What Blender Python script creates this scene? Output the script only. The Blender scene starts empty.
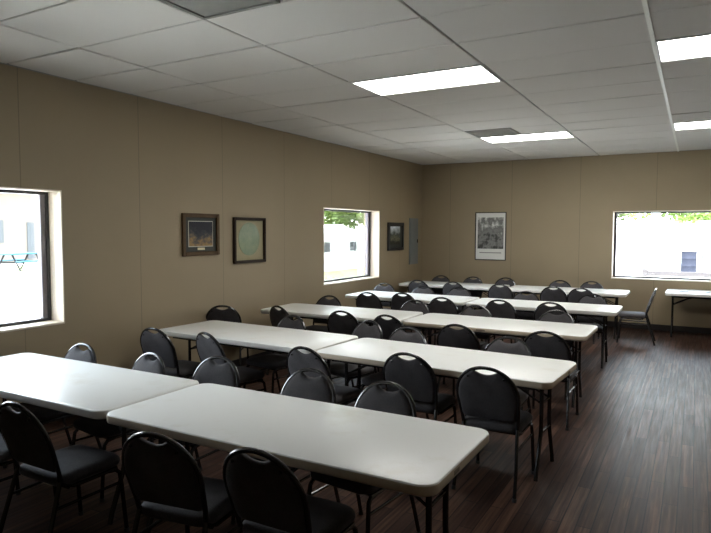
import bpy, math, random
from mathutils import Vector, Matrix
PI = math.pi
rnd = random.Random(7)
scene = bpy.context.scene
COL = scene.collection

# ------------------------------------------------------------------ mesh builder
class MB:
    def __init__(s):
        s.v = []; s.f = []; s.m = []
    def add(s, vs, fs, mi=0):
        o = len(s.v)
        s.v += [tuple(v) for v in vs]
        for f in fs:
            s.f.append(tuple(i + o for i in f)); s.m.append(mi)
        return s
    def box(s, x0, x1, y0, y1, z0, z1, mi=0):
        vs = [(x, y, z) for z in (z0, z1) for y in (y0, y1) for x in (x0, x1)]
        return s.add(vs, [(0, 2, 3, 1), (4, 5, 7, 6), (0, 1, 5, 4), (2, 6, 7, 3), (0, 4, 6, 2), (1, 3, 7, 5)], mi)
    def loops(s, loops, cap0=True, cap1=True, mi=0):
        n = len(loops[0]); vs = [p for l in loops for p in l]; fs = []
        for k in range(len(loops) - 1):
            for i in range(n):
                j = (i + 1) % n
                fs.append((k * n + i, k * n + j, (k + 1) * n + j, (k + 1) * n + i))
        if cap0: fs.append(tuple(reversed(range(n))))
        if cap1: fs.append(tuple(range((len(loops) - 1) * n, len(loops) * n)))
        return s.add(vs, fs, mi)
    def tube(s, pts, r, seg=10, closed=False, mi=0):
        pts = [Vector(p) for p in pts]; n = len(pts); L = []
        prev = None
        for i, p in enumerate(pts):
            if closed: t = pts[(i + 1) % n] - pts[i - 1]
            else: t = pts[min(i + 1, n - 1)] - pts[max(i - 1, 0)]
            t.normalize()
            if prev is None:
                a = Vector((0, 0, 1)) if abs(t.z) < .9 else Vector((1, 0, 0))
                u = t.cross(a).normalized()
            else:
                u = (prev - t * prev.dot(t)).normalized()
            prev = u; w = t.cross(u)
            rr = r[i] if isinstance(r, (list, tuple)) else r
            L.append([p + (u * math.cos(2 * PI * k / seg) + w * math.sin(2 * PI * k / seg)) * rr for k in range(seg)])
        if closed:
            L.append(L[0]); return s.loops(L, False, False, mi)
        return s.loops(L, True, True, mi)
    def build(s, name, mats, parent=None, smooth=True, auto=35, bevel=0, loc=None):
        me = bpy.data.meshes.new(name)
        me.from_pydata(s.v, [], s.f); me.validate(); me.update()
        if not isinstance(mats, (list, tuple)): mats = [mats]
        for m in mats: me.materials.append(m)
        if len(mats) > 1:
            for p, i in zip(me.polygons, s.m): p.material_index = i
        o = bpy.data.objects.new(name, me); COL.objects.link(o)
        if parent: o.parent = parent
        if loc: o.location = loc
        import bmesh
        bm = bmesh.new(); bm.from_mesh(me)
        bmesh.ops.recalc_face_normals(bm, faces=bm.faces)
        bm.to_mesh(me); bm.free()
        if smooth:
            for p in me.polygons: p.use_smooth = True
            me.set_sharp_from_angle(angle=math.radians(auto))
        if bevel:
            b = o.modifiers.new('bevel', 'BEVEL'); b.width = bevel; b.segments = 2; b.limit_method = 'ANGLE'
        return o

def tag(o, label=None, cat=None, group=None, kind=None):
    if label: o['label'] = label
    if cat: o['category'] = cat
    if group: o['group'] = group
    if kind: o['kind'] = kind
    return o
def empty(name, loc=(0, 0, 0), rz=0.0):
    o = bpy.data.objects.new(name, None); COL.objects.link(o)
    o.empty_display_size = .1
    o.location = loc; o.rotation_euler = (0, 0, rz)
    return o
def copy_tree(o, parent=None):
    c = o.copy(); COL.objects.link(c)
    if parent: c.parent = parent
    for ch in list(o.children): copy_tree(ch, c)
    return c
def rrect(x0, x1, y0, y1, r, z, n=6):
    P = []
    for cx, cy, a0 in ((x1 - r, y1 - r, 0), (x0 + r, y1 - r, PI / 2), (x0 + r, y0 + r, PI), (x1 - r, y0 + r, 1.5 * PI)):
        for k in range(n + 1):
            a = a0 + PI / 2 * k / n
            P.append((cx + r * math.cos(a), cy + r * math.sin(a), z))
    return P

# ------------------------------------------------------------------ materials
def new_mat(name):
    m = bpy.data.materials.new(name); m.use_nodes = True
    nt = m.node_tree
    return m, nt, nt.nodes['Principled BSDF']
def N(nt, t, **kw):
    n = nt.nodes.new(t)
    for k, v in kw.items(): setattr(n, k, v)
    return n
def setin(n, **kw):
    for k, v in kw.items(): n.inputs[k.replace('_', ' ')].default_value = v
def rgba(c): return (c[0], c[1], c[2], 1)
def simple(name, col, rough=.5, metal=0, spec=.5, noise=0, nscale=8, bump=0, bscale=200, coat=0):
    m, nt, b = new_mat(name)
    b.inputs['Roughness'].default_value = rough; b.inputs['Metallic'].default_value = metal
    b.inputs['Specular IOR Level'].default_value = spec
    b.inputs['Coat Weight'].default_value = coat
    b.inputs['Base Color'].default_value = rgba(col)
    tc = N(nt, 'ShaderNodeTexCoord')
    if noise:
        t = N(nt, 'ShaderNodeTexNoise'); t.inputs['Scale'].default_value = nscale; t.inputs['Detail'].default_value = 4
        nt.links.new(tc.outputs['Object'], t.inputs['Vector'])
        mx = N(nt, 'ShaderNodeMix', data_type='RGBA')
        nt.links.new(t.outputs['Fac'], mx.inputs['Factor'])
        mx.inputs['A'].default_value = rgba([c * (1 - noise) for c in col])
        mx.inputs['B'].default_value = rgba([min(1, c * (1 + noise)) for c in col])
        nt.links.new(mx.outputs['Result'], b.inputs['Base Color'])
    if bump:
        t = N(nt, 'ShaderNodeTexNoise'); t.inputs['Scale'].default_value = bscale
        nt.links.new(tc.outputs['Object'], t.inputs['Vector'])
        bp = N(nt, 'ShaderNodeBump'); bp.inputs['Strength'].default_value = bump; bp.inputs['Distance'].default_value = .002
        nt.links.new(t.outputs['Fac'], bp.inputs['Height']); nt.links.new(bp.outputs['Normal'], b.inputs['Normal'])
    return m
def math_node(nt, op, a, b=None, c=None):
    n = N(nt, 'ShaderNodeMath', operation=op)
    for i, x in enumerate((a, b, c)):
        if x is None: continue
        if isinstance(x, (int, float)): n.inputs[i].default_value = x
        else: nt.links.new(x, n.inputs[i])
    return n.outputs[0]

def wall_mat(name, axis, off):
    """painted wall panels, 1.22 m wide, with narrow vertical joints"""
    m, nt, b = new_mat(name)
    col = WALL_COL
    g = N(nt, 'ShaderNodeNewGeometry'); sp = N(nt, 'ShaderNodeSeparateXYZ')
    nt.links.new(g.outputs['Position'], sp.inputs[0])
    u = math_node(nt, 'SUBTRACT', sp.outputs[axis], off)
    u = math_node(nt, 'DIVIDE', u, 1.22)
    fr = math_node(nt, 'FRACT', u)
    d = math_node(nt, 'ABSOLUTE', math_node(nt, 'SUBTRACT', fr, .5))     # .5 at the joint
    j = math_node(nt, 'GREATER_THAN', d, .5 - .005 / 1.22)
    t = N(nt, 'ShaderNodeTexNoise'); setin(t, Scale=1.6, Detail=5)
    nt.links.new(g.outputs['Position'], t.inputs['Vector'])
    mx = N(nt, 'ShaderNodeMix', data_type='RGBA')
    nt.links.new(t.outputs['Fac'], mx.inputs['Factor'])
    mx.inputs['A'].default_value = rgba([c * .94 for c in col]); mx.inputs['B'].default_value = rgba([c * 1.06 for c in col])
    m2 = N(nt, 'ShaderNodeMix', data_type='RGBA')
    nt.links.new(j, m2.inputs['Factor']); nt.links.new(mx.outputs['Result'], m2.inputs['A'])
    m2.inputs['B'].default_value = rgba([c * .74 for c in col])
    nt.links.new(m2.outputs['Result'], b.inputs['Base Color'])
    t2 = N(nt, 'ShaderNodeTexNoise'); setin(t2, Scale=160.0, Detail=2)
    nt.links.new(g.outputs['Position'], t2.inputs['Vector'])
    h = math_node(nt, 'SUBTRACT', t2.outputs['Fac'], math_node(nt, 'MULTIPLY', j, 1))
    bp = N(nt, 'ShaderNodeBump'); setin(bp, Strength=.25, Distance=.002)
    nt.links.new(h, bp.inputs['Height']); nt.links.new(bp.outputs['Normal'], b.inputs['Normal'])
    setin(b, Roughness=.55); b.inputs['Specular IOR Level'].default_value = .3
    return m
WALL_COL = (.335, .268, .172)
M = {}
M['wall_left'] = wall_mat('painted_panel_left', 1, .70)
M['wall_back'] = wall_mat('painted_panel_back', 0, 3.04 - 1.22 * 2)
M['wall_plain'] = simple('painted_wall', WALL_COL, .6, spec=.3, noise=.05, nscale=2)
M['casing'] = simple('cream_casing_paint', (.82, .72, .59), .45, noise=.03, nscale=6)
M['win_frame'] = simple('dark_bronze_aluminium', (.035, .032, .034), .4, noise=.1, nscale=30)
M['lit_jamb'] = simple('lit_jamb_grey', (.20, .18, .20), .5)  # frame side face; window light is put into this lighter grey
M['black_metal'] = simple('black_enamel_tube', (.012, .012, .0135), .22, spec=.75, noise=.15, nscale=40)
M['rubber'] = simple('black_rubber', (.015, .015, .015), .7)
M['fixture'] = simple('fixture_white', (.7, .7, .68), .5)
M['vent'] = simple('vent_grey', (.20, .19, .17), .6, noise=.15, nscale=14)
M['ebox'] = simple('grey_enamel_steel', (.19, .21, .21), .45, noise=.05, nscale=8)
M['base'] = simple('dark_vinyl_base', (.018, .013, .012), .5, noise=.2, nscale=6)

def fabric():
    m, nt, b = new_mat('charcoal_weave')
    tc = N(nt, 'ShaderNodeTexCoord')
    t = N(nt, 'ShaderNodeTexNoise'); setin(t, Scale=260.0, Detail=2)
    t2 = N(nt, 'ShaderNodeTexNoise'); setin(t2, Scale=9.0, Detail=4)
    for x in (t, t2): nt.links.new(tc.outputs['Object'], x.inputs['Vector'])
    r = N(nt, 'ShaderNodeValToRGB')
    r.color_ramp.elements[0].color = (.034, .032, .0335, 1); r.color_ramp.elements[0].position = .3
    r.color_ramp.elements[1].color = (.092, .086, .090, 1); r.color_ramp.elements[1].position = .7
    nt.links.new(math_node(nt, 'MULTIPLY_ADD', t2.outputs['Fac'], .35, math_node(nt, 'MULTIPLY', t.outputs['Fac'], .65)), r.inputs['Fac'])
    nt.links.new(r.outputs['Color'], b.inputs['Base Color'])
    bp = N(nt, 'ShaderNodeBump'); setin(bp, Strength=.4, Distance=.002)
    nt.links.new(t.outputs['Fac'], bp.inputs['Height']); nt.links.new(bp.outputs['Normal'], b.inputs['Normal'])
    setin(b, Roughness=.85); b.inputs['Specular IOR Level'].default_value = .25
    b.inputs['Sheen Weight'].default_value = .04
    return m
M['fabric'] = fabric()

def table_plastic(name, col, stain, amount, rough=.3):
    m, nt, b = new_mat(name)
    tc = N(nt, 'ShaderNodeTexCoord')
    oi = N(nt, 'ShaderNodeObjectInfo')
    ad = N(nt, 'ShaderNodeVectorMath', operation='ADD')
    nt.links.new(tc.outputs['Object'], ad.inputs[0]); nt.links.new(oi.outputs['Location'], ad.inputs[1])
    t = N(nt, 'ShaderNodeTexNoise'); setin(t, Scale=3.2, Detail=7, Roughness=.65)
    nt.links.new(ad.outputs[0], t.inputs['Vector'])
    r = N(nt, 'ShaderNodeValToRGB')
    r.color_ramp.elements[0].position = .55; r.color_ramp.elements[0].color = (0, 0, 0, 1)
    r.color_ramp.elements[1].position = .8; r.color_ramp.elements[1].color = (amount, amount, amount, 1)
    nt.links.new(t.outputs['Fac'], r.inputs['Fac'])
    mx = N(nt, 'ShaderNodeMix', data_type='RGBA')
    nt.links.new(r.outputs['Color'], mx.inputs['Factor'])
    mx.inputs['A'].default_value = rgba(col); mx.inputs['B'].default_value = rgba(stain)
    nt.links.new(mx.outputs['Result'], b.inputs['Base Color'])
    t2 = N(nt, 'ShaderNodeTexNoise'); setin(t2, Scale=420.0, Detail=1)
    nt.links.new(tc.outputs['Object'], t2.inputs['Vector'])
    bp = N(nt, 'ShaderNodeBump'); setin(bp, Strength=.06, Distance=.001)
    nt.links.new(t2.outputs['Fac'], bp.inputs['Height']); nt.links.new(bp.outputs['Normal'], b.inputs['Normal'])
    setin(b, Roughness=rough)
    return m
M['top'] = table_plastic('white_table_plastic', (.87, .875, .845), (.68, .64, .54), .7, .33)
M['band_shaded'] = table_plastic('shaded_stained_edge', (.52, .44, .33), (.30, .23, .15), .8, .45)  # tan paints in the shade away from the window; blotches are dirt
M['band_lit'] = table_plastic('window_lit_edge', (.74, .72, .67), (.5, .44, .34), .6, .4)  # same edge plastic, whiter because window light is painted into it

def floor_mat():
    m, nt, b = new_mat('dark_plank_floor')
    g = N(nt, 'ShaderNodeNewGeometry')
    mp = N(nt, 'ShaderNodeMapping'); mp.inputs['Rotation'].default_value = (0, 0, PI / 2)
    nt.links.new(g.outputs['Position'], mp.inputs['Vector'])
    br = N(nt, 'ShaderNodeTexBrick'); br.offset = .37; br.offset_frequency = 2
    setin(br, Scale=1.0, Mortar_Size=.0035, Mortar_Smooth=.2, Bias=0.0, Brick_Width=.9, Row_Height=.083)
    br.inputs['Color1'].default_value = (0, 0, 0, 1); br.inputs['Color2'].default_value = (1, 1, 1, 1)
    br.inputs['Mortar'].default_value = (.5, .5, .5, 1)
    nt.links.new(mp.outputs[0], br.inputs['Vector'])
    # grain stretched along the planks
    mg = N(nt, 'ShaderNodeMapping'); mg.inputs['Scale'].default_value = (34, 1.1, 1)
    nt.links.new(g.outputs['Position'], mg.inputs['Vector'])
    t = N(nt, 'ShaderNodeTexNoise'); setin(t, Scale=1.0, Detail=7, Roughness=.65)
    nt.links.new(mg.outputs[0], t.inputs['Vector'])
    sx = N(nt, 'ShaderNodeSeparateColor'); nt.links.new(br.outputs['Color'], sx.inputs[0])
    f = math_node(nt, 'MULTIPLY_ADD', sx.outputs[0], .16, math_node(nt, 'MULTIPLY', t.outputs['Fac'], .80))
    r = N(nt, 'ShaderNodeValToRGB')
    e = r.color_ramp.elements
    e[0].position = .25; e[0].color = (.012, .007, .0055, 1)
    e[1].position = .8; e[1].color = (.165, .090, .060, 1)
    x = e.new(.5); x.color = (.048, .026, .0185, 1)
    nt.links.new(f, r.inputs['Fac'])
    mx = N(nt, 'ShaderNodeMix', data_type='RGBA')
    nt.links.new(br.outputs['Fac'], mx.inputs['Factor']); nt.links.new(r.outputs['Color'], mx.inputs['A'])
    mx.inputs['B'].default_value = (.009, .007, .006, 1)
    # pale worn scuffs
    ms = N(nt, 'ShaderNodeMapping'); ms.inputs['Scale'].default_value = (48, 2.0, 1)
    nt.links.new(g.outputs['Position'], ms.inputs['Vector'])
    t3 = N(nt, 'ShaderNodeTexNoise'); setin(t3, Scale=1.0, Detail=4, Roughness=.6)
    nt.links.new(ms.outputs[0], t3.inputs['Vector'])
    r3 = N(nt, 'ShaderNodeValToRGB')
    r3.color_ramp.elements[0].position = .6; r3.color_ramp.elements[0].color = (0, 0, 0, 1)
    r3.color_ramp.elements[1].position = .78; r3.color_ramp.elements[1].color = (.55, .55, .55, 1)
    nt.links.new(t3.outputs['Fac'], r3.inputs['Fac'])
    m3 = N(nt, 'ShaderNodeMix', data_type='RGBA')
    nt.links.new(r3.outputs['Color'], m3.inputs['Factor']); nt.links.new(mx.outputs['Result'], m3.inputs['A'])
    m3.inputs['B'].default_value = (.17, .11, .08, 1)
    nt.links.new(m3.outputs['Result'], b.inputs['Base Color'])
    bp = N(nt, 'ShaderNodeBump'); setin(bp, Strength=.16, Distance=.003)
    h = math_node(nt, 'SUBTRACT', t.outputs['Fac'], math_node(nt, 'MULTIPLY', br.outputs['Fac'], 2))
    nt.links.new(h, bp.inputs['Height']); nt.links.new(bp.outputs['Normal'], b.inputs['Normal'])
    nt.links.new(math_node(nt, 'MULTIPLY_ADD', t3.outputs['Fac'], .42, .19), b.inputs['Roughness']); b.inputs['Specular IOR Level'].default_value = .05
    return m
M['floor'] = floor_mat()

def tile_mat():
    m, nt, b = new_mat('acoustic_tile')
    g = N(nt, 'ShaderNodeNewGeometry')
    t = N(nt, 'ShaderNodeTexNoise'); setin(t, Scale=90.0, Detail=3)
    t2 = N(nt, 'ShaderNodeTexNoise'); setin(t2, Scale=.9, Detail=3)
    for x in (t, t2): nt.links.new(g.outputs['Position'], x.inputs['Vector'])
    mx = N(nt, 'ShaderNodeMix', data_type='RGBA')
    nt.links.new(math_node(nt, 'MULTIPLY_ADD', t2.outputs['Fac'], .7, math_node(nt, 'MULTIPLY', t.outputs['Fac'], .3)), mx.inputs['Factor'])
    mx.inputs['A'].default_value = (.61, .575, .53, 1); mx.inputs['B'].default_value = (.69, .655, .605, 1)
    nt.links.new(mx.outputs['Result'], b.inputs['Base Color'])
    bp = N(nt, 'ShaderNodeBump'); setin(bp, Strength=.3, Distance=.002)
    nt.links.new(t.outputs['Fac'], bp.inputs['Height']); nt.links.new(bp.outputs['Normal'], b.inputs['Normal'])
    setin(b, Roughness=.9); b.inputs['Specular IOR Level'].default_value = .15
    return m
M['tile'] = tile_mat()
M['grid'] = simple('ceiling_grid_bar', (.26, .25, .23), .6)
M['grid_white'] = simple('ceiling_grid_bar_white', (.80, .78, .70), .5)
M['gap'] = simple('tile_gap', (.06, .055, .05), .9)

def emit(name, col, s):
    m, nt, b = new_mat(name)
    b.inputs['Base Color'].default_value = (.8, .8, .8, 1)
    b.inputs['Emission Color'].default_value = rgba(col); b.inputs['Emission Strength'].default_value = s
    return m
LIGHT_L = 15.0
M['diffuser'] = emit('lit_diffuser', (1, .985, .95), LIGHT_L)

def glass():
    m, nt, b = new_mat('window_glass')
    nt.nodes.remove(b)
    tr = N(nt, 'ShaderNodeBsdfTransparent'); tr.inputs[0].default_value = (.95, .96, .96, 1)
    gl = N(nt, 'ShaderNodeBsdfGlossy'); gl.inputs['Roughness'].default_value = .02
    fr = N(nt, 'ShaderNodeFresnel'); fr.inputs[0].default_value = 1.45
    mx = N(nt, 'ShaderNodeMixShader')
    nt.links.new(math_node(nt, 'MULTIPLY', fr.outputs[0], .8), mx.inputs[0]); nt.links.new(tr.outputs[0], mx.inputs[1]); nt.links.new(gl.outputs[0], mx.inputs[2])
    nt.links.new(mx.outputs[0], nt.nodes['Material Output'].inputs[0])
    return m
M['glass'] = glass()

# ------------------------------------------------------------------ room shell
H = 3.0; XR = 9.2; YB = 9.08; YF = -5.2; TH = .30
def struct(o): o['kind'] = 'structure'; return o
struct(MB().box(-TH, XR + TH, YF - TH, YB + TH, -.12, 0).build('floor', M['floor'], smooth=False))
# left wall with two window holes, back wall with one
WZ0, WZ1 = .85, 2.025
def wall_with_holes(name, mat, u0, u1, holes, mk):
    mb = MB(); u = u0
    for a, b_ in holes:
        mk(mb, u, a, 0, H + .3); mk(mb, a, b_, 0, WZ0); mk(mb, a, b_, WZ1, H + .3); u = b_
    mk(mb, u, u1, 0, H + .3)
    return struct(mb.build(name, mat, smooth=False))
W1 = (-.765, 1.065); W2 = (5.345, 7.175); W3 = (3.585, 5.415)
wall_with_holes('wall_left', M['wall_left'], YF - TH, YB, [W1, W2], lambda mb, a, b_, z0, z1: mb.box(-TH, 0, a, b_, z0, z1))
wall_with_holes('wall_back', M['wall_back'], -TH, XR + TH, [W3], lambda mb, a, b_, z0, z1: mb.box(a, b_, YB, YB + TH, z0, z1))
struct(MB().box(XR, XR + TH, YF - TH, YB, 0, H + .3).build('wall_right', M['wall_plain'], smooth=False))
struct(MB().box(0, XR, YF - TH, YF, 0, H + .3).build('wall_front', M['wall_plain'], smooth=False))
struct(MB().box(0, .012, YF, YB - .012, 0, .10).build('baseboard_left', M['base'], smooth=False, bevel=.003))
struct(MB().box(.012, XR, YB - .012, YB, 0, .10).build('baseboard_back', M['base'], smooth=False, bevel=.003))

# windows: casing, frame, pane.  local frame: u along wall, d depth outward, z
def window(name, u0, u1, P):
    """P(u, d, z) -> world point; d = 0 at the room face of the wall, growing outward"""
    root = empty(name, P((u0 + u1) / 2, 0, WZ0)); struct(root)
    L = Vector(root.location)
    def bx(mb, ua, ub, da, db, za, zb):
        vs = [Vector(P(u, d, z)) - L for z in (za, zb) for d in (da, db) for u in (ua, ub)]
        mb.add(vs, [(0, 2, 3, 1), (4, 5, 7, 6), (0, 1, 5, 4), (2, 6, 7, 3), (0, 4, 6, 2), (1, 3, 7, 5)])
    D = .20; t = .012; e = -.004
    c = MB()
    bx(c, u0, u0 + t, e, D, WZ0, WZ1); bx(c, u1 - t, u1, e, D, WZ0, WZ1)
    bx(c, u0, u1, e, D, WZ1 - t, WZ1)
    c.build('casing', M['casing'], root, smooth=False)
    s = MB(); bx(s, u0 + t, u1 - t, -.012, D, WZ0 - .0, WZ0 + .018); s.build('window_sill', M['casing'], root, smooth=False, bevel=.003)
    f = MB(); w = .026; a, b_ = u0 + t, u1 - t; z0, z1 = WZ0 + .018, WZ1 - t
    bx(f, a, a + w, D - .035, D + .03, z0, z1); bx(f, b_ - w, b_, D - .035, D + .03, z0, z1)
    bx(f, a + w, b_ - w, D - .035, D + .03, z0, z0 + w); bx(f, a + w, b_ - w, D - .035, D + .03, z1 - w, z1)
    f.build('window_frame', M['win_frame'], root, smooth=False, bevel=.004)
    # inner side face of the frame, its grey painting in the daylight
    g = MB(); v = .012 if name == 'window_3' else .045
    a2, b2, y0, y1 = a + w, b_ - w, z0 + w, z1 - w
    bx(g, a2, a2 + v, D - .018, D + .03, y0, y1); bx(g, b2 - v, b2, D - .018, D + .03, y0, y1)
    g.build('lit_jamb_strip', M['lit_jamb'], root, smooth=False)
    p = MB(); bx(p, a + w, b_ - w, D + .010, D + .016, z0 + w, z1 - w); p.build('pane', M['glass'], root, smooth=False)
    o = MB(); bx(o, u0, u1, D + .03, TH, WZ1 - .002, WZ1); 
    return root
window('window_1', *W1, lambda u, d, z: (-d, u, z))
window('window_2', *W2, lambda u, d, z: (-d, u, z))
window('window_3', *W3, lambda u, d, z: (u, YB + d, z))

# ceiling: recessed tiles in a 1.22 x 0.61 grid
GX0 = .90; GY0 = 0.0
cells_light = {(1, 4), (1, 10), (3, 4), (3, 10)}
cells_vent = {(1, 0), (1, 9)}
cm = MB()
cm.box(-TH, XR + TH, YF - TH, YB + TH, H + .08, H + .2, 2)
i0 = -1
ix = range(-1, 8); iy = range(-9, 16)
g = .0085
for i in ix:
    for k in iy:
        x0, x1 = max(0, GX0 + 1.22 * i), min(XR, GX0 + 1.22 * (i + 1))
        y0, y1 = max(YF, GY0 + .61 * k), min(YB, GY0 + .61 * (k + 1))
        if x1 - x0 < .05 or y1 - y0 < .03: continue
        if (i, k) in cells_light: continue
        if (i, k) in cells_vent: x0 += .61
        dz = [rnd.uniform(-.004, .003) for _ in range(4)]
        gg = g * rnd.uniform(.8, 1.15)
        xa, xb, ya, yb = x0 + gg, x1 - gg, y0 + gg, y1 - gg
        b_ = .006
        zz = H
        lo = [(xa, ya, zz + .012), (xb, ya, zz + .012), (xb, yb, zz + .012), (xa, yb, zz + .012)]
        l1 = [(xa, ya, zz + .004 + dz[0]), (xb, ya, zz + .004 + dz[1]), (xb, yb, zz + .004 + dz[2]), (xa, yb, zz + .004 + dz[3])]
        l2 = [(xa + b_, ya + b_, zz + dz[0]), (xb - b_, ya + b_, zz + dz[1]), (xb - b_, yb - b_, zz + dz[2]), (xa + b_, yb - b_, zz + dz[3])]
        cm.loops([lo, l1, l2], False, True, 0)
for i in range(0, 8):
    x = GX0 + 1.22 * i
    if x > XR: break
    if i == 3: cm.box(x - .013, x + .013, YF, YB, H - .006, H + .012, 3)
    else: cm.box(x - .012, x + .012, YF, YB, H + .009, H + .02, 1)
for k in iy:
    y = GY0 + .61 * k
    if YF < y < YB: cm.box(0, XR, y - .012, y + .012, H + .0095, H + .0205, 1)
# wall angle
cm.box(0, .02, YF, YB, H - .002, H + .014, 1); cm.box(0, XR, YB - .02, YB, H - .002, H + .014, 1)
struct(cm.build('ceiling', [M['tile'], M['grid'], M['gap'], M['grid_white']], smooth=False))

# recessed lights
lt = {(1, 4): 'bright fluorescent ceiling panel nearest the camera, above the second table row',
      (1, 10): 'bright fluorescent ceiling panel beside the far grey vent, above the rear tables',
      (3, 4): 'bright fluorescent ceiling panel at the upper right, beside the pale grid bar',
      (3, 10): 'bright fluorescent ceiling panel high above the right window at the far wall'}
for (i, k), lab in lt.items():
    x, y = GX0 + 1.22 * (i + .5), GY0 + .61 * (k + .5)
    r = empty('ceiling_light', (x, y, H - .002)); tag(r, lab, 'light', 'fluorescent ceiling panels')
    hx, hy = .60, .295
    f = MB()
    for a in ((-hx, hx, -hy, -hy + .016), (-hx, hx, hy - .016, hy), (-hx, -hx + .016, -hy + .016, hy - .016), (hx - .016, hx, -hy + .016, hy - .016)):
        f.box(*a, -.004, .05)
    f.box(-hx, hx, -hy, hy, .05, .06)
    f.build('frame', M['fixture'], r, smooth=False)
    MB().box(-hx + .016, hx - .016, -hy + .016, hy - .016, .004, .010).build('diffuser', M['diffuser'], r, smooth=False)
for (i, k), lab in {(1, 0): 'large dark grey square ceiling vent at the top edge, nearest the camera', (1, 9): 'small looking grey ceiling vent right beside the far light panel'}.items():
    x, y = GX0 + 1.22 * i + .305, GY0 + .61 * (k + .5)
    r = empty('ceiling_vent', (x, y, H)); tag(r, lab, 'vent', 'ceiling vents')
    f = MB(); h = .295
    for a in ((-h, h, -h, -h + .03), (-h, h, h - .03, h), (-h, -h + .03, -h + .03, h - .03), (h - .03, h, -h + .03, h - .03)):
        f.box(*a, -.006, .012)
    f.build('frame', M['vent'], r, smooth=False, bevel=.002)
    s = MB()
    n = 30
    for q in range(n):
        yy = -h + .03 + (q + .5) * (2 * h - .06) / n
        s.add([(-h + .03, yy - .008, .006), (h - .03, yy - .008, .006), (h - .03, yy + .009, .0), (-h + .03, yy + .009, .0)], [(0, 1, 2, 3)])
    s.box(-h + .02, h - .02, -h + .02, h - .02, .02, .03)
    s.build('grille', M['vent'], r, smooth=False)

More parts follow.
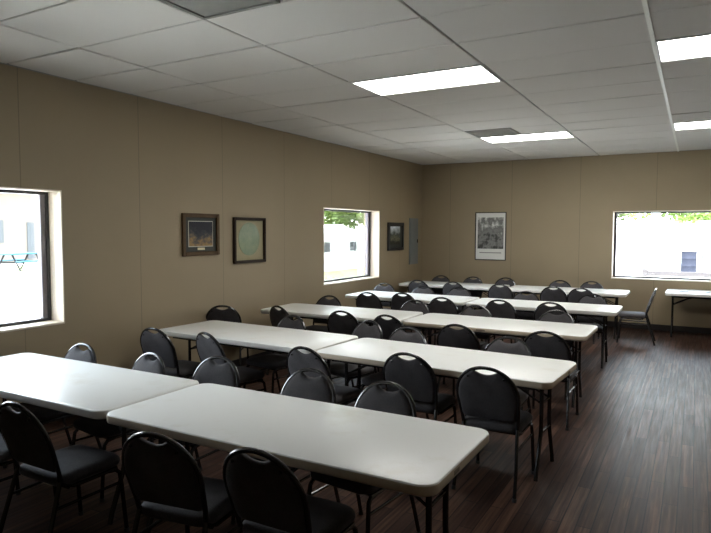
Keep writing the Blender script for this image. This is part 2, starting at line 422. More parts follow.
# ------------------------------------------------------------------ chair
HB = .83
def yb_(z):
    if z < .43: return -.15 - (.43 - z) * .30
    return -.15 - (z - .43) * .32
def half_w(z):
    """outer half width of the dome back at height z (centre line of the tube)"""
    if z <= .62: return .176 + (.199 - .176) * max(0, (z - .40) / .22)
    t = (z - .62) / (HB - .011 - .62)
    return .199 * math.sqrt(max(0, 1 - t ** 2.15))
def make_chair():
    root = empty('banquet_chair')
    # dome back frame
    pts = []
    zz = [.42, .47, .52, .57, .61]
    for z in zz: pts.append((-half_w(z), yb_(z), z))
    A = 22
    top = HB - .011
    for k in range(1, A):
        a = PI - PI * k / A
        x = .199 * math.copysign(abs(math.cos(a)) ** .97, math.cos(a)); z = .62 + (top - .62) * abs(math.sin(a)) ** .94
        pts.append((x, yb_(z), z))
    for z in reversed(zz): pts.append((half_w(z), yb_(z), z))
    MB().tube(pts, .0115, 10).build('back_frame', M['black_metal'], root)
    # padded backrest with the hand-hold scooped out of its upper edge
    out = []
    def edge(z): return half_w(z) - .006
    zb = .465
    for k in range(7):          # bottom edge, left to right, rounded corners
        t = k / 6; x = -.155 + .31 * t
        out.append((x, zb))
    out.append((edge(zb + .02) - .006, zb + .010))
    for z in (.50, .54, .58, .62, .66, .70, .735, .76, .78): out.append((edge(z), z))
    xs0 = half_w(.792) - .004
    for k in range(0, 25):      # top edge right to left with scoop
        t = k / 24; x = xs0 * (1 - 2 * t)
        arch = .62 + (top - .62) * math.sqrt(max(0, 1 - (abs(x) / .199) ** 2.15)) - .004
        q_ = abs(x) / .078
        dip = .799 - .026 * (1 - q_ * q_) if q_ < 1 else 9
        out.append((x, min(arch, dip)))
    for z in (.78, .76, .735, .70, .66, .62, .58, .54, .50): out.append((-edge(z), z))
    out.append((-(edge(zb + .02) - .006), zb + .010))
    cz = .62
    def loop(s, off):
        P = []
        for x, z in out:
            k = max(0, min(1, (1 - s) / .3)); k = k * k * (3 - 2 * k)
            rx, rz = math.hypot(x / .19, (z - cz) / .155), 0
            ex, ez = x / rx, cz + (z - cz) / rx          # the same direction on a plain oval
            qx, qz = x * (1 - k) + ex * k, z * (1 - k) + ez * k
            px, pz = qx * s, cz + (qz - cz) * s
            P.append((px, yb_(pz) + off, pz))
        return P
    b = MB()
    L = [loop(.10, -.015), loop(.5, -.015), loop(.93, -.0145), loop(.98, -.011), loop(1, -.004), loop(1, .006), loop(.975, .014), loop(.93, .019), loop(.85, .023), loop(.7, .026), loop(.4, .028), loop(.10, .0285)]
    b.loops(L); b.build('backrest', M['fabric'], root, auto=60)
    # corner studs at the top of the back
    for sx in (-1, 1):
        x, z = sx * .118, .755
        st = MB()
        rings = []
        for rr, dy in ((.007, -.014), (.007, -.019), (.004, -.021)):
            rings.append([(x + rr * math.cos(2 * PI * k / 10), yb_(z) + dy, z + rr * math.sin(2 * PI * k / 10)) for k in range(10)])
        st.loops(rings); st.build('stud', M['black_metal'], root)
    # padded seat
    s = MB(); L = []
    def seat_loop(ins, z, crown=0):
        P = rrect(-.198 + ins, .198 - ins, -.165 + ins, .225 - ins, max(.02, .07 - ins * .3), z, 6)
        return [(x * (1 - .06 * (0.2 - y)), y, z) for x, y, z in P]
    for ins, z in ((.03, .386), (.008, .388), (0, .396), (-.003, .412), (0, .426), (.012, .438), (.04, .445), (.10, .448), (.15, .449)):
        L.append(seat_loop(ins, z))
    s.loops(L); s.build('seat', M['fabric'], root, auto=60)
    # seat frame: two side rails, front and rear bar
    sf = MB()
    for sx in (-1, 1):
        sf.tube([(sx * .178, -.145, .40), (sx * .183, -.08, .374), (sx * .185, .10, .374), (sx * .185, .18, .376)], .0105, 8)
    sf.tube([(-.185, .165, .376), (.185, .165, .376)], .009, 8); sf.tube([(-.183, -.11, .375), (.183, -.11, .375)], .009, 8)
    sf.build('seat_frame', M['black_metal'], root)
    for sx in (-1, 1):
        l = MB().tube([(sx * .177, yb_(.43), .43), (sx * .181, yb_(.36), .36), (sx * .192, yb_(.18), .18), (sx * .198, yb_(.012), .012)], .0115, 10).build('leg', M['black_metal'], root)
        MB().tube([(sx * .198, yb_(.02), .022), (sx * .198, yb_(0), 0)], .0145, 10).build('foot_cap', M['rubber'], l)
        l = MB().tube([(sx * .185, .13, .374), (sx * .185, .175, .366), (sx * .187, .196, .345), (sx * .191, .205, .28), (sx * .198, .228, .012)], .0115, 10).build('leg', M['black_metal'], root)
        MB().tube([(sx * .198, .226, .022), (sx * .198, .228, 0)], .0145, 10).build('foot_cap', M['rubber'], l)
        MB().tube([(sx * .187, yb_(.28), .29), (sx * .189, .204, .29)], .008, 8).build('stretcher', M['black_metal'], root)
    return root

# ------------------------------------------------------------------ folding table
TT = .72
def make_table(shaded=True, inset=.765):
    root = empty('folding_table')
    hx, hy = .93, .385
    t = MB()
    t.loops([rrect(-hx + .001, hx - .001, -hy + .001, hy - .001, .075, TT - .006, 8), rrect(-hx + .003, hx - .003, -hy + .003, hy - .003, .073, TT - .0015, 8),
             rrect(-hx + .008, hx - .008, -hy + .008, hy - .008, .068, TT, 8)])
    t.build('tabletop', M['top'], root, auto=50)
    e = MB()
    e.loops([rrect(-hx + .012, hx - .012, -hy + .012, hy - .012, .06, TT - .048, 8), rrect(-hx + .003, hx - .003, -hy + .003, hy - .003, .067, TT - .044, 8),
             rrect(-hx, hx, -hy, hy, .07, TT - .036, 8), rrect(-hx, hx, -hy, hy, .07, TT - .012, 8), rrect(-hx + .0005, hx - .0005, -hy + .0005, hy - .0005, .0745, TT - .0062, 8)])
    e.build('edge_band', M['band_shaded'] if shaded else M['band_lit'], root, auto=50)
    a = MB()
    for sy in (-1, 1): a.box(-inset, inset, sy * .30 - .012, sy * .30 + .012, TT - .078, TT - .048)
    a.build('apron_rail', M['black_metal'], root, smooth=False, bevel=.003)
    for sx in (-1, 1):
        X = sx * inset
        for sy in (-1, 1):
            MB().tube([(X, sy * .10, TT - .06), (X, sy * .10, .34), (X, sy * .108, .29), (X, sy * .155, .16), (X, sy * .195, .06), (X, sy * .21, .0)], .014, 10).build('leg', M['black_metal'], root)
        MB().tube([(X, -.105, .30), (X, .105, .30)], .011, 8).build('crossbar', M['black_metal'], root)
        MB().tube([(X, -.30, TT - .064), (X, .30, TT - .064)], .014, 8).build('pivot_bar', M['black_metal'], root)
        br = MB()
        for sy in (-1, 1): br.tube([(X, sy * .10, .50), (X - sx * .20, sy * .06, .60), (X - sx * .40, sy * .03, TT - .058)], .007, 8)
        br.tube([(X, -.10, .50), (X, .10, .50)], .008, 8)
        br.tube([(X - sx * .40, -.30, TT - .06), (X - sx * .40, .30, TT - .06)], .008, 8)
        br.build('folding_brace', M['black_metal'], root)
    return root

# tables: (x centre, y centre, rotation, edge with shade painted in, label)
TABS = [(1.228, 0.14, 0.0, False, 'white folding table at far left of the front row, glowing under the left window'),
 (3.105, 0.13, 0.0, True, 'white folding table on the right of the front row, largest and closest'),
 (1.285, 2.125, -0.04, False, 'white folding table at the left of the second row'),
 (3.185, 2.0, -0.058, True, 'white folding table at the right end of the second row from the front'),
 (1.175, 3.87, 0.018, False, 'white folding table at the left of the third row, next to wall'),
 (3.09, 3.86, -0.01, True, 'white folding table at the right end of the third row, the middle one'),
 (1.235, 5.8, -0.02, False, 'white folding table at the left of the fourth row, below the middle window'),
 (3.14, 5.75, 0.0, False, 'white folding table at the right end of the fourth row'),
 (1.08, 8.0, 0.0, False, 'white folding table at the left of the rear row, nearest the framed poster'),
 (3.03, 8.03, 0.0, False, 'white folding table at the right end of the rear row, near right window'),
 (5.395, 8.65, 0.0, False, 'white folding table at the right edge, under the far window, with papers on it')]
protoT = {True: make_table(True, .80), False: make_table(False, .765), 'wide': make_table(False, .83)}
used = set()
table_objs = []
for x, y, rz, shaded, lab in TABS:
    if x > 5: shaded = 'wide'
    o = protoT[shaded] if shaded not in used else copy_tree(protoT[shaded])
    used.add(shaded)
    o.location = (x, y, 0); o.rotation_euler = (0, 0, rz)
    tag(o, lab, 'table', 'white folding tables'); table_objs.append(o)
# small dark maker's stickers on two table edges
def sticker(t, x, y, along_x, w=.06, h=.018):
    mb = MB()
    if along_x: mb.box(x - w / 2, x + w / 2, y - .0015, y + .001, TT - .034, TT - .034 + h)
    else: mb.box(x - .001, x + .0015, y - w / 2, y + w / 2, TT - .034, TT - .034 + h)
    o = mb.build('edge_sticker', M['sticker'], t, smooth=False); o['label'] = 'small dark maker sticker on the table edge'
M['sticker'] = simple('dark_sticker', (.20, .155, .11), .5, noise=.6, nscale=160)
sticker(table_objs[1], .93, -.12, False); sticker(table_objs[3], .93, .10, False); sticker(table_objs[5], -.06, -.385, True, .09)

# ------------------------------------------------------------------ chair placement: (x, y) of the top of the back on the floor plan, turn
NEAR, FAR = 0, PI
rows = ['front', 'second', 'third', 'fourth', 'rear']
CH = [('front', 'near', [(1.355, -0.6, 0), (1.943, -0.582, 0.0), (2.892, -0.558, 0.15), (3.385, -0.492, 0)]),
 ('front', 'far', [(0.875, 0.615, -0.05), (1.592, 0.63, -0.16), (2.075, 0.775, 0), (2.822, 0.779, -0.05), (3.378, 0.725, -0.12)]),
 ('second', 'near', [(0.748, 1.378, 0), (1.308, 1.433, -0.25), (2.376, 1.322, -0.12), (3.122, 1.501, 0), (3.733, 1.352, 0)]),
 ('second', 'far', [(1.353, 2.66, -0.15), (2.194, 2.729, -0.3), (2.671, 2.56, -0.1), (3.576, 2.52, 0)]),
 ('third', 'near', [(0.188, 2.899, 0.5), (0.753, 3.179, -0.3), (1.596, 3.177, 0), (2.146, 3.145, -0.1), (2.977, 2.908, 0), (3.766, 2.922, 0)]),
 ('third', 'far', [(0.689, 4.42, 0), (1.874, 4.519, 0), (2.695, 4.38, 0), (3.579, 4.4, 0)]),
 ('fourth', 'near', [(0.917, 5.023, 0), (1.363, 5.209, 0), (2.038, 4.955, 0), (2.757, 5.054, 0), (3.366, 5.108, 0)]),
 ('fourth', 'far', [(0.48, 6.45, 0), (1.215, 6.33, 0), (1.766, 6.42, 0), (2.798, 6.28, 0), (3.666, 6.385, 0)]),
 ('rear', 'near', [(0.683, 7.3, 0), (1.328, 7.28, 0), (2.134, 7.25, 0), (2.966, 7.25, 0), (3.383, 7.2, 0)]),
 ('rear', 'far', [(0.641, 8.54, 0), (1.274, 8.54, 0), (1.857, 8.635, 0), (2.834, 8.54, 0), (3.34, 8.6, 0)])]
protoC = make_chair(); first = True
ORD = ['leftmost', 'second from left', 'third from left', 'fourth from left', 'fifth from left', 'sixth from left']
for row, side, lst in CH:
    for n, (x, y, turn) in enumerate(lst):
        o = protoC if first else copy_tree(protoC); first = False
        base = NEAR if side == 'near' else FAR
        a = base + turn
        # back-top offset in the chair's own frame
        oy = yb_(HB)
        ox, oyy = -oy * math.sin(a) * 1.0, oy * math.cos(a)
        o.location = (x - ox, y - oyy, 0); o.rotation_euler = (0, 0, a)
        where = ORD[n] if n < len(lst) - 1 else 'rightmost'
        tr = 'turned ' if abs(turn) > .15 else ''
        tag(o, f'{tr}dark banquet chair, {where} on the {side} side of the {row} table row', 'chair', 'banquet chairs along the table rows')
o = copy_tree(protoC)
o.location = (4.09, 7.72, 0); o.rotation_euler = (0, 0, PI / 2 + .04)
tag(o, 'lone dark banquet chair seen side-on between the rear row end and the right-edge table', 'chair')

# ------------------------------------------------------------------ things on the wall
def picture_mat(name, kind):
    m, nt, b = new_mat(name)
    tc = N(nt, 'ShaderNodeTexCoord'); sp = N(nt, 'ShaderNodeSeparateXYZ')
    nt.links.new(tc.outputs['Generated'], sp.inputs[0])
    t = N(nt, 'ShaderNodeTexNoise'); setin(t, Scale={'woods': 4.5, 'oval': 5.0, 'land': 4.0, 'crowd': 3.6}[kind], Detail=7, Roughness=.65)
    nt.links.new(tc.outputs['Generated'], t.inputs['Vector'])
    r = N(nt, 'ShaderNodeValToRGB'); e = r.color_ramp.elements
    z = sp.outputs[2]
    if kind == 'woods':
        f = math_node(nt, 'MULTIPLY_ADD', t.outputs['Fac'], .9, math_node(nt, 'MULTIPLY', z, -.55))
        e[0].position = .02; e[0].color = (.02, .022, .03, 1); e[1].position = .5; e[1].color = (.40, .26, .10, 1)
        for p, c in ((.18, (.045, .045, .05)), (.28, (.14, .11, .08)), (.38, (.30, .19, .08))): q = e.new(p); q.color = rgba(c)
    elif kind == 'oval':
        f = t.outputs['Fac']
        e[0].position = .3; e[0].color = (.15, .21, .115, 1); e[1].position = .7; e[1].color = (.24, .285, .16, 1)
    elif kind == 'land':
        f = math_node(nt, 'MULTIPLY_ADD', t.outputs['Fac'], .5, math_node(nt, 'MULTIPLY', z, .5))
        e[0].position = .3; e[0].color = (.03, .03, .02, 1); e[1].position = .78; e[1].color = (.75, .82, .9, 1)
        for p, c in ((.42, (.16, .16, .10)), (.52, (.05, .06, .05)), (.64, (.38, .42, .42))): q = e.new(p); q.color = rgba(c)
    else:
        f = math_node(nt, 'MULTIPLY_ADD', t.outputs['Fac'], 1.0, math_node(nt, 'MULTIPLY', z, .25))
        e[0].position = .35; e[0].color = (.03, .03, .028, 1); e[1].position = .85; e[1].color = (.9, .9, .86, 1)
        for p, c in ((.5, (.08, .08, .075)), (.6, (.26, .26, .25)), (.68, (.16, .16, .15)), (.76, (.4, .4, .38))): q = e.new(p); q.color = rgba(c)
    nt.links.new(f, r.inputs['Fac']); nt.links.new(r.outputs['Color'], b.inputs['Base Color'])
    setin(b, Roughness=.5)
    b.inputs['Coat Weight'].default_value = .35 if kind == 'crowd' else .05; b.inputs['Specular IOR Level'].default_value = .2; b.inputs['Coat Roughness'].default_value = .06
    return m
def framed(name, cat, label, u0, u1, z0, z1, P, fw, fd, frame_mat, layers):
    """layers: (part name, inset left, right, bottom, top, material)"""
    root = empty(name, P((u0 + u1) / 2, 0, (z0 + z1) / 2)); tag(root, label, cat)
    L = Vector(root.location)
    def bx(mb, ua, ub, da, db, za, zb):
        vs = [Vector(P(u, d, z)) - L for z in (za, zb) for d in (da, db) for u in (ua, ub)]
        mb.add(vs, [(0, 2, 3, 1), (4, 5, 7, 6), (0, 1, 5, 4), (2, 6, 7, 3), (0, 4, 6, 2), (1, 3, 7, 5)])
    f = MB()
    bx(f, u0, u0 + fw, .002, fd, z0, z1); bx(f, u1 - fw, u1, .002, fd, z0, z1)
    bx(f, u0 + fw, u1 - fw, .002, fd, z0, z0 + fw); bx(f, u0 + fw, u1 - fw, .002, fd, z1 - fw, z1)
    f.build('frame', frame_mat, root, smooth=False, bevel=min(.006, fw / 4))
    d = .004
    for nm, l, r, bt, tp, mt in layers:
        d += .0022
        mb = MB()
        if nm == 'oval_print':
            n = 40; cu, cz = (u0 + l + u1 - r) / 2, (z0 + bt + z1 - tp) / 2
            ru, rz_ = (u1 - r - u0 - l) / 2, (z1 - tp - z0 - bt) / 2
            mb.loops([[Vector(P(cu + ru * math.cos(2 * PI * k / n), dd, cz + rz_ * math.sin(2 * PI * k / n))) - L for k in range(n)] for dd in (d - .0022, d)])
        else: bx(mb, u0 + l, u1 - r, .003, d, z0 + bt, z1 - tp)
        mb.build(nm, mt, root, smooth=False)
    return root
PL = lambda u, d, z: (d, u, z)
PBk = lambda u, d, z: (u, YB - d, z)
wood = simple('brown_frame_wood', (.10, .062, .030), .6, spec=.2, noise=.3, nscale=20)
wood_dk = simple('dark_frame_wood', (.024, .014, .008), .6, spec=.2, noise=.3, nscale=20)
blackf = simple('black_frame', (.02, .02, .02), .4)
mat_grn = simple('dark_green_mat', (.035, .038, .030), .7)
cream = simple('cream_mat', (.42, .38, .28), .7)
ivory = simple('ivory_paper', (.60, .57, .47), .6)
tanp = simple('tan_paper', (.36, .32, .20), .8, spec=.1, noise=.12, nscale=9)
white_mat = simple('white_mat', (.78, .78, .74), .5, coat=.2)
greyline = simple('grey_print', (.28, .28, .26), .6)
brass = simple('brass_plate', (.55, .48, .30), .35, metal=.4)
framed('framed_picture', 'picture', 'brown wood framed woodland picture with dark mat and small plate', 2.475, 3.055, 1.395, 1.865, PL, .045, .028, wood,
       [('mat', .04, .04, .04, .04, mat_grn), ('inner_mat', .098, .098, .098, .083, ivory), ('print', .106, .106, .106, .091, picture_mat('woodland_print', 'woods')),
        ('name_plate', .235, .235, .062, .382, brass)])
framed('framed_picture', 'picture', 'dark framed tan sheet with a green oval, left of the middle window', 3.305, 3.915, 1.275, 1.835, PL, .033, .038, wood_dk,
       [('sheet', .03, .03, .03, .03, tanp), ('oval_print', .10, .10, .09, .06, picture_mat('green_oval_print', 'oval'))])
framed('framed_picture', 'picture', 'small dark framed landscape picture between the middle window and grey panel', 7.48, 8.145, 1.315, 1.825, PL, .05, .035, blackf,
       [('mat', .045, .045, .045, .045, mat_grn), ('print', .13, .13, .11, .07, picture_mat('landscape_print', 'land'))])
framed('framed_poster', 'poster', 'black and white photo poster in thin dark frame on the back wall', 1.12, 1.725, 1.115, 2.035, PBk, .016, .02, blackf,
       [('mat', .012, .012, .012, .012, white_mat), ('photo_print', .05, .05, .22, .10, picture_mat('grey_photo_print', 'crowd')),
        ('caption_line', .09, .09, .135, .768, greyline)])
# caption second line
e_ = empty('mounted_electrical_panel', (0, 8.635, 1.47)); tag(e_, 'tall grey electrical panel on the left wall near the corner', 'electrical panel')
MB().box(.001, .022, -.20, .20, -.45, .45).build('trim_cover', M['ebox'], e_, smooth=False, bevel=.004)
d_ = MB().box(.022, .030, -.165, .165, -.41, .41).build('door', M['ebox'], e_, smooth=False, bevel=.003)
MB().box(.030, .042, .125, .150, -.03, .04).build('latch', M['black_metal'], d_, smooth=False, bevel=.003)

# ------------------------------------------------------------------ things on the right table
T11 = TABS[-1]
def paper(x, y, w, h, rz, z, lab, mat, name='paper_sheet', cat='paper'):
    mb = MB(); mb.box(-w / 2, w / 2, -h / 2, h / 2, 0, .0015)
    o = mb.build(name, mat, smooth=False); o.location = (x, y, z); o.rotation_euler = (0, 0, rz); tag(o, lab, cat)
    return o
pw = simple('bluish_paper', (.55, .60, .70), .5, noise=.15, nscale=12); pg = simple('grey_paper', (.42, .44, .48), .5, noise=.3, nscale=20)
paper(4.98, 8.62, .28, .215, .35, TT + .0002, 'pale blue-grey sheet lying on the right-edge table', pw)
paper(5.16, 8.55, .28, .215, -.2, TT + .0002, 'grey printed sheet at the right on the right-edge table', pg)
ph = MB(); ph.loops([rrect(-.07, .07, -.035, .035, .012, 0), rrect(-.07, .07, -.035, .035, .012, .010), rrect(-.064, .064, -.029, .029, .01, .012)])
po = ph.build('handset', M['black_metal'], auto=40); po.location = (4.72, 8.55, TT + .0002); po.rotation_euler = (0, 0, .2)
tag(po, 'small flat black item lying near the left end of the right-edge table', 'gadget')

# ------------------------------------------------------------------ outside
M['gravel'] = simple('pale_gravel', (.72, .71, .68), .9, noise=.06, nscale=.8)
M['lawn'] = simple('lawn_green', (.14, .16, .065), .9, noise=.25, nscale=1.5)
M['siding'] = simple('white_siding', (.58, .58, .565), .6)
M['tan_siding'] = simple('tan_siding', (.098, .082, .066), .7)
M['leaf'] = None
def leaf_mat(name, c):
    m, nt, b = new_mat(name)
    oi = N(nt, 'ShaderNodeTexCoord')
    t = N(nt, 'ShaderNodeTexNoise'); setin(t, Scale=1.3, Detail=3); nt.links.new(oi.outputs['Object'], t.inputs['Vector'])
    mx = N(nt, 'ShaderNodeMix', data_type='RGBA'); nt.links.new(t.outputs['Fac'], mx.inputs['Factor'])
    mx.inputs['A'].default_value = rgba([q * .6 for q in c]); mx.inputs['B'].default_value = rgba([q * 1.5 for q in c])
    nt.links.new(mx.outputs['Result'], b.inputs['Base Color'])
    tl = N(nt, 'ShaderNodeBsdfTranslucent'); nt.links.new(mx.outputs['Result'], tl.inputs[0])
    ms = N(nt, 'ShaderNodeMixShader'); ms.inputs[0].default_value = .35
    nt.links.new(b.outputs[0], ms.inputs[1]); nt.links.new(tl.outputs[0], ms.inputs[2])
    nt.links.new(ms.outputs[0], nt.nodes['Material Output'].inputs[0])
    setin(b, Roughness=.6)
    return m
M['leaf'] = leaf_mat('green_leaves', (.125, .195, .040)); M['leaf2'] = leaf_mat('pale_green_leaves', (.09, .12, .045))
M['bark'] = simple('grey_bark', (.12, .10, .08), .9, noise=.3, nscale=12)
tag(MB().box(-70, 60, -40, 9.4, -.30, -.12).build('exterior_ground', M['gravel'], smooth=False), kind='structure')
tag(MB().box(-70, 60, 9.4, 90, -.30, -.12).build('exterior_lot', simple('worn_concrete', (.33, .32, .30), .9, noise=.06, nscale=.8), smooth=False), kind='structure')
lw = MB().box(-24, -3.2, 12.0, 23.4, -.119, -.10).build('lawn', M['lawn'], smooth=False); tag(lw, kind='structure')

def leaves(center, rad, n, size, R):
    mb = MB()
    for _ in range(n):
        while True:
            d = Vector((R.uniform(-1, 1), R.uniform(-1, 1), R.uniform(-1, 1)))
            if .25 < d.length < 1: break
        d = d * (.55 + .45 * R.random()) if R.random() < .3 else d.normalized() * R.uniform(.75, 1.05)
        p = Vector(center) + Vector((d.x * rad[0], d.y * rad[1], d.z * rad[2]))
        q = Matrix.Rotation(R.uniform(0, 2 * PI), 3, 'Z') @ Matrix.Rotation(R.uniform(-1.2, 1.2), 3, 'X') @ Matrix.Rotation(R.uniform(-.9, .9), 3, 'Y')
        s = size * R.uniform(.6, 1.3)
        vs = [p + q @ Vector(v) * s for v in ((-.5, 0, 0), (0, -.3, .06), (.5, 0, 0), (0, .3, .06))]
        mb.add(vs, [(0, 1, 2, 3)])
    return mb
def tree(x, y, h, rad, base, n, size, lab, mat, seed):
    R = random.Random(seed)
    root = empty('tree', (x, y, -.12)); tag(root, lab, 'tree', 'trees outside the windows')
    MB().tube([(0, 0, 0), (.06, .03, base * .6), (0, .05, base + rad * .6)], [.17, .14, .08], 10).build('trunk', M['bark'], root)
    mb = MB()
    for k in range(7):
        a = R.uniform(0, 2 * PI); rr = rad * .5 * (k > 0)
        c = (rr * math.cos(a), rr * math.sin(a), base + (h - base) * (.5 + R.uniform(-.22, .22) * (k > 0)))
        s = leaves(c, (rad * .6, rad * .6, (h - base) * .36), n // 7, size, R)
        mb.add(s.v, s.f)
    mb.build('foliage', mat, root, smooth=False)
    return root
tree(-16.4, 34.6, 6.8, 3.0, .9, 3400, .42, 'leafy green tree seen through the middle window, at left', M['leaf'], 1)
tree(-10.4, 40.5, 7.2, 3.2, 1.0, 3400, .42, 'leafy green tree seen through the middle window, at right', M['leaf'], 2)
tree(-2.2, 46, 6.5, 3.2, .9, 3000, .5, 'hazy green tree behind the white building, at the left of the right window', M['leaf2'], 3)
tree(5.6, 48, 6.8, 3.2, 1.0, 3000, .5, 'hazy green tree behind the white building, at the right of the right window', M['leaf2'], 4)
# near tree, whose drooping branches hang into the top of the right window
R = random.Random(11)
nt_ = empty('tree', (7.6, 13.6, -.12)); tag(nt_, 'near tree whose leafy branches droop into the top of the right window', 'tree', 'trees outside the windows')
MB().tube([(0, 0, 0), (-.1, 0, 1.6), (-.4, -.1, 2.9), (-1.2, -.2, 3.6)], [.2, .17, .13, .06], 10).build('trunk', M['bark'], nt_)
br = MB(); lv = MB()
for (tx, ty, tz) in ((-3.9, -.2, 2.16), (-3.4, .1, 2.28), (-2.95, -.4, 2.02), (-2.6, .2, 2.2), (-3.05, -.1, 2.12), (-2.35, -.3, 2.1), (-4.2, .3, 2.36), (-3.6, -.3, 2.42), (-2.0, -.2, 2.25), (-3.15, -.35, 2.32), (-2.7, 0, 2.40)):
    br.tube([(-.5, -.1, 3.0), ((tx - .5) / 2, ty / 2, 3.15), (tx, ty, tz + .05)], [.035, .02, .006], 6)
    s = leaves((tx, ty, tz + .03), (.26, .24, .11), 60, .13, R); lv.add(s.v, s.f)
    s = leaves((tx + .3, ty, tz + .32), (.5, .4, .22), 70, .13, R); lv.add(s.v, s.f)
br.build('branch', M['bark'], nt_); lv.build('foliage', M['leaf'], nt_, smooth=False)

# white outbuilding beyond the middle window
b = empty('outbuilding', (-9.0, 20.0, -.12)); tag(b, 'white outbuilding with two small grey windows beyond the middle window', 'building')
bw = MB()
bw.box(-4, 0, -3.0, 4.4, 0, 1.62)
bw.build('wall', M['siding'], b, smooth=False)
rf = MB()
rf.box(-4.15, .15, -3.15, 4.55, 1.62, 1.70)
rf.add([(.1, -.7, 1.70), (.1, 2.5, 1.70), (.1, .9, 2.06), (-4.1, -.7, 1.70), (-4.1, 2.5, 1.70), (-4.1, .9, 2.06)], [(0, 1, 2), (5, 4, 3), (0, 2, 5, 3), (1, 4, 5, 2), (0, 3, 4, 1)])
rf.build('roof', M['siding'], b, smooth=False)
M['dark_steel'] = simple('dark_steel', (.015, .016, .018), .6, spec=.05)
M['win_grey'] = simple('grey_window', (.060, .064, .068), .6, spec=.1)
for yy in (-.3, 2.05):
    w = MB().box(0, .03, yy - .40, yy + .40, .80, 1.34).build('window', M['siding'], b, smooth=False)
    MB().box(.03, .035, yy - .33, yy + .33, .86, 1.29).build('pane', M['win_grey'], w, smooth=False)
# long white building beyond the right window
b = empty('long_building', (4.0, 36.0, -.12)); tag(b, 'long white low building beyond the right window', 'building')
MB().box(-9, 10, 0, 4, 0, 2.2).build('wall', M['siding'], b, smooth=False)
MB().box(-9.2, 10.2, -.2, 4.2, 2.2, 2.36).build('roof', M['siding'], b, smooth=False)
# building beyond the left window
b = empty('pavilion', (-27.0, 16.0, -.12)); tag(b, 'pale tan building with sloping roof beyond the left window', 'building')
MB().add([(0, -7, 0), (0, 9, 0), (0, 9, 3.3), (0, 3, 4.3), (0, -7, 2.8), (-6, -7, 0), (-6, 9, 0), (-6, 9, 3.3), (-6, 3, 4.3), (-6, -7, 2.8)],
   [(0, 1, 2, 3, 4), (9, 8, 7, 6, 5), (0, 4, 9, 5), (1, 6, 7, 2), (0, 5, 6, 1)]).build('wall', M['tan_siding'], b, smooth=False)
MB().add([(.6, -7.5, 2.75), (.6, 3, 4.32), (.6, 9.5, 3.25), (-6.5, -7.5, 2.75), (-6.5, 3, 4.32), (-6.5, 9.5, 3.25),
          (.6, -7.5, 2.95), (.6, 3, 4.52), (.6, 9.5, 3.45), (-6.5, -7.5, 2.95), (-6.5, 3, 4.52), (-6.5, 9.5, 3.45)],
   [(0, 1, 4, 3), (1, 2, 5, 4), (6, 9, 10, 7), (7, 10, 11, 8), (0, 6, 7, 1), (1, 7, 8, 2), (3, 4, 10, 9), (4, 5, 11, 10), (0, 3, 9, 6), (2, 8, 11, 5)]).build('roof', M['siding'], b, smooth=False)
for ya, yb2, za, zb2, nm in ((-1.0, .4, 1.1, 2.3, 'window'), (1.7, 2.1, .2, 2.2, 'door')):
    MB().box(0, .05, ya, yb2, za, zb2).build(nm, M['win_grey'], b, smooth=False)
# blue picnic table
M['blue'] = simple('blue_paint', (.02, .075, .11), .6, spec=.1)
p = empty('picnic_table', (-21.0, 13.6, -.12), .3); tag(p, 'blue picnic table outside the left window', 'picnic table')
MB().box(-.38, .38, -.95, .95, .72, .77).build('tabletop', M['blue'], p, smooth=False, bevel=.01)
for sx in (-1, 1):
    MB().box(sx * .72 - .14, sx * .72 + .14, -.95, .95, .42, .46).build('bench', M['blue'], p, smooth=False, bevel=.01)
for sy in (-1, 1):
    f = MB()
    f.tube([(-.62, sy * .7, 0), (-.2, sy * .7, .72)], .035, 8); f.tube([(.62, sy * .7, 0), (.2, sy * .7, .72)], .035, 8); f.tube([(-.78, sy * .7, .40), (.78, sy * .7, .40)], .03, 8)
    f.build('leg_frame', M['dark_steel'], p)
# porch rail, barrel and metal frame beyond the right window
M['greywood'] = simple('dark_stained_wood', (.060, .057, .062), .8, spec=.05, noise=.1, nscale=14)
p = empty('porch_railing', (3.93, 12.0, -.12)); tag(p, 'weathered grey wooden railing just outside the right window', 'railing')
for k in range(4):
    MB().box(k * 2.0 - .05, k * 2.0 + .05, -.05, .05, 0, 1.0).build('post', M['greywood'], p, smooth=False, bevel=.005)
for z in (.905, .42):
    MB().box(.05, 6.0, -.025, .025, z - .05, z + .05).build('rail', M['greywood'], p, smooth=False, bevel=.005)
p = empty('trash_barrel', (4.62, 27.0, -.12)); tag(p, 'dark blue-grey drum standing on the white lot outside the right window', 'barrel')
prof = [(.30, 0), (.31, .02), (.30, .04), (.30, .30), (.315, .33), (.30, .36), (.30, .62), (.315, .65), (.30, .68), (.30, .92), (.315, .95)]
MB().loops([[(r * math.cos(2 * PI * k / 24), r * math.sin(2 * PI * k / 24), z) for k in range(24)] for r, z in prof], True, False).build('body', simple('blue_grey_drum', (.016, .018, .027), .6, spec=.05, noise=.2, nscale=6), p)
MB().loops([[(r * math.cos(2 * PI * k / 24), r * math.sin(2 * PI * k / 24), z) for k in range(24)] for r, z in ((.30, .90), (.27, .905))], True, True).build('fill', M['dark_steel'], p)
p = empty('hand_rail', (5.12, 27.2, -.12)); tag(p, 'thin dark metal rail right of the drum outside the right window', 'railing')
MB().tube([(0, 0, 0), (0, 0, 1.08), (.03, 0, 1.12), (2.2, 0, 1.14), (2.23, 0, 1.10), (2.23, 0, 0)], .028, 8).build('rail', M['dark_steel'], p)

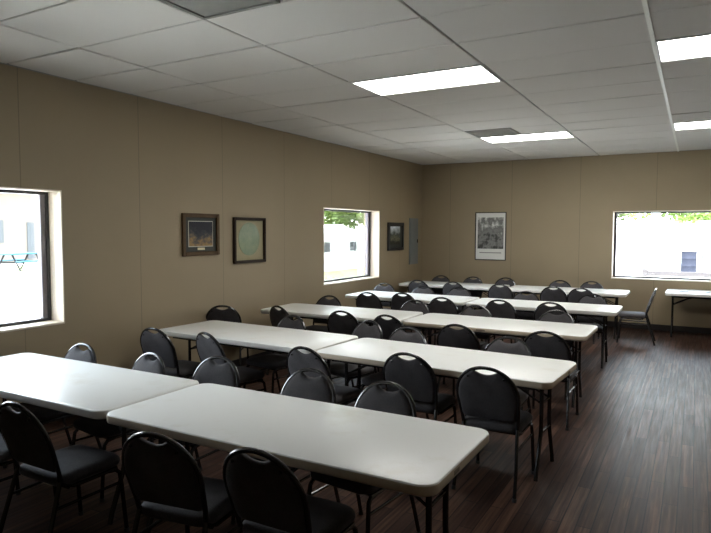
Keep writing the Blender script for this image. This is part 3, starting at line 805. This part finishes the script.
# ------------------------------------------------------------------ light: sky and window portals
w = bpy.data.worlds.new('sky'); scene.world = w; w.use_nodes = True
nt = w.node_tree; bg = nt.nodes['Background']
tc = N(nt, 'ShaderNodeTexCoord'); sp = N(nt, 'ShaderNodeSeparateXYZ'); nt.links.new(tc.outputs['Generated'], sp.inputs[0])
rp = N(nt, 'ShaderNodeValToRGB'); nt.links.new(sp.outputs[2], rp.inputs[0])
rp.color_ramp.elements[0].position = 0; rp.color_ramp.elements[0].color = (.97, .985, 1, 1)
rp.color_ramp.elements[1].position = .7; rp.color_ramp.elements[1].color = (.66, .82, 1, 1)
nt.links.new(rp.outputs[0], bg.inputs['Color']); bg.inputs['Strength'].default_value = 18.0
def portal(name, loc, rot, sx, sy):
    l = bpy.data.lights.new(name, 'AREA'); l.shape = 'RECTANGLE'; l.size = sx; l.size_y = sy; l.energy = 1
    l.cycles.is_portal = True
    o = bpy.data.objects.new(name, l); COL.objects.link(o); o.location = loc; o.rotation_euler = rot
zc = (WZ0 + WZ1) / 2; zh = WZ1 - WZ0
portal('window_portal', (-.26, sum(W1) / 2, zc), (PI / 2, 0, -PI / 2), 1.8, zh)
portal('window_portal', (-.26, sum(W2) / 2, zc), (PI / 2, 0, -PI / 2), 1.8, zh)
portal('window_portal', (sum(W3) / 2, YB + .26, zc), (-PI / 2, 0, 0), 1.8, zh)

sl = bpy.data.lights.new('sun', 'SUN'); sl.energy = 50; sl.angle = math.radians(.6); sl.color = (1, .96, .88)
so = bpy.data.objects.new('sun', sl); COL.objects.link(so); so.location = (0, -10, 20)
so.rotation_euler = Vector((-.06, .55, -.83)).to_track_quat('-Z', 'Y').to_euler()

# ------------------------------------------------------------------ camera
cam = bpy.data.cameras.new('camera'); co = bpy.data.objects.new('camera', cam); COL.objects.link(co)
cam.sensor_width = 36; cam.sensor_fit = 'HORIZONTAL'; cam.lens = 36 * 604.45 / 711
cam.clip_start = .05; cam.clip_end = 300
yaw, pitch, roll = -.51265, -.05960, .00239
co.location = (4.862, -2.3127, 1.68)
f = Vector((math.sin(yaw) * math.cos(pitch), math.cos(yaw) * math.cos(pitch), math.sin(pitch)))
r = Vector((math.cos(yaw), -math.sin(yaw), 0)); u = r.cross(f)
r2 = r * math.cos(roll) + u * math.sin(roll); u2 = -r * math.sin(roll) + u * math.cos(roll)
mw = Matrix((r2, u2, -f)).transposed().to_4x4(); mw.translation = co.location
co.matrix_world = mw
scene.camera = co
vs = scene.view_settings
vs.view_transform = 'Standard'; vs.look = 'None'; vs.exposure = 0.2; vs.gamma = 1.0; vs.use_curve_mapping = False
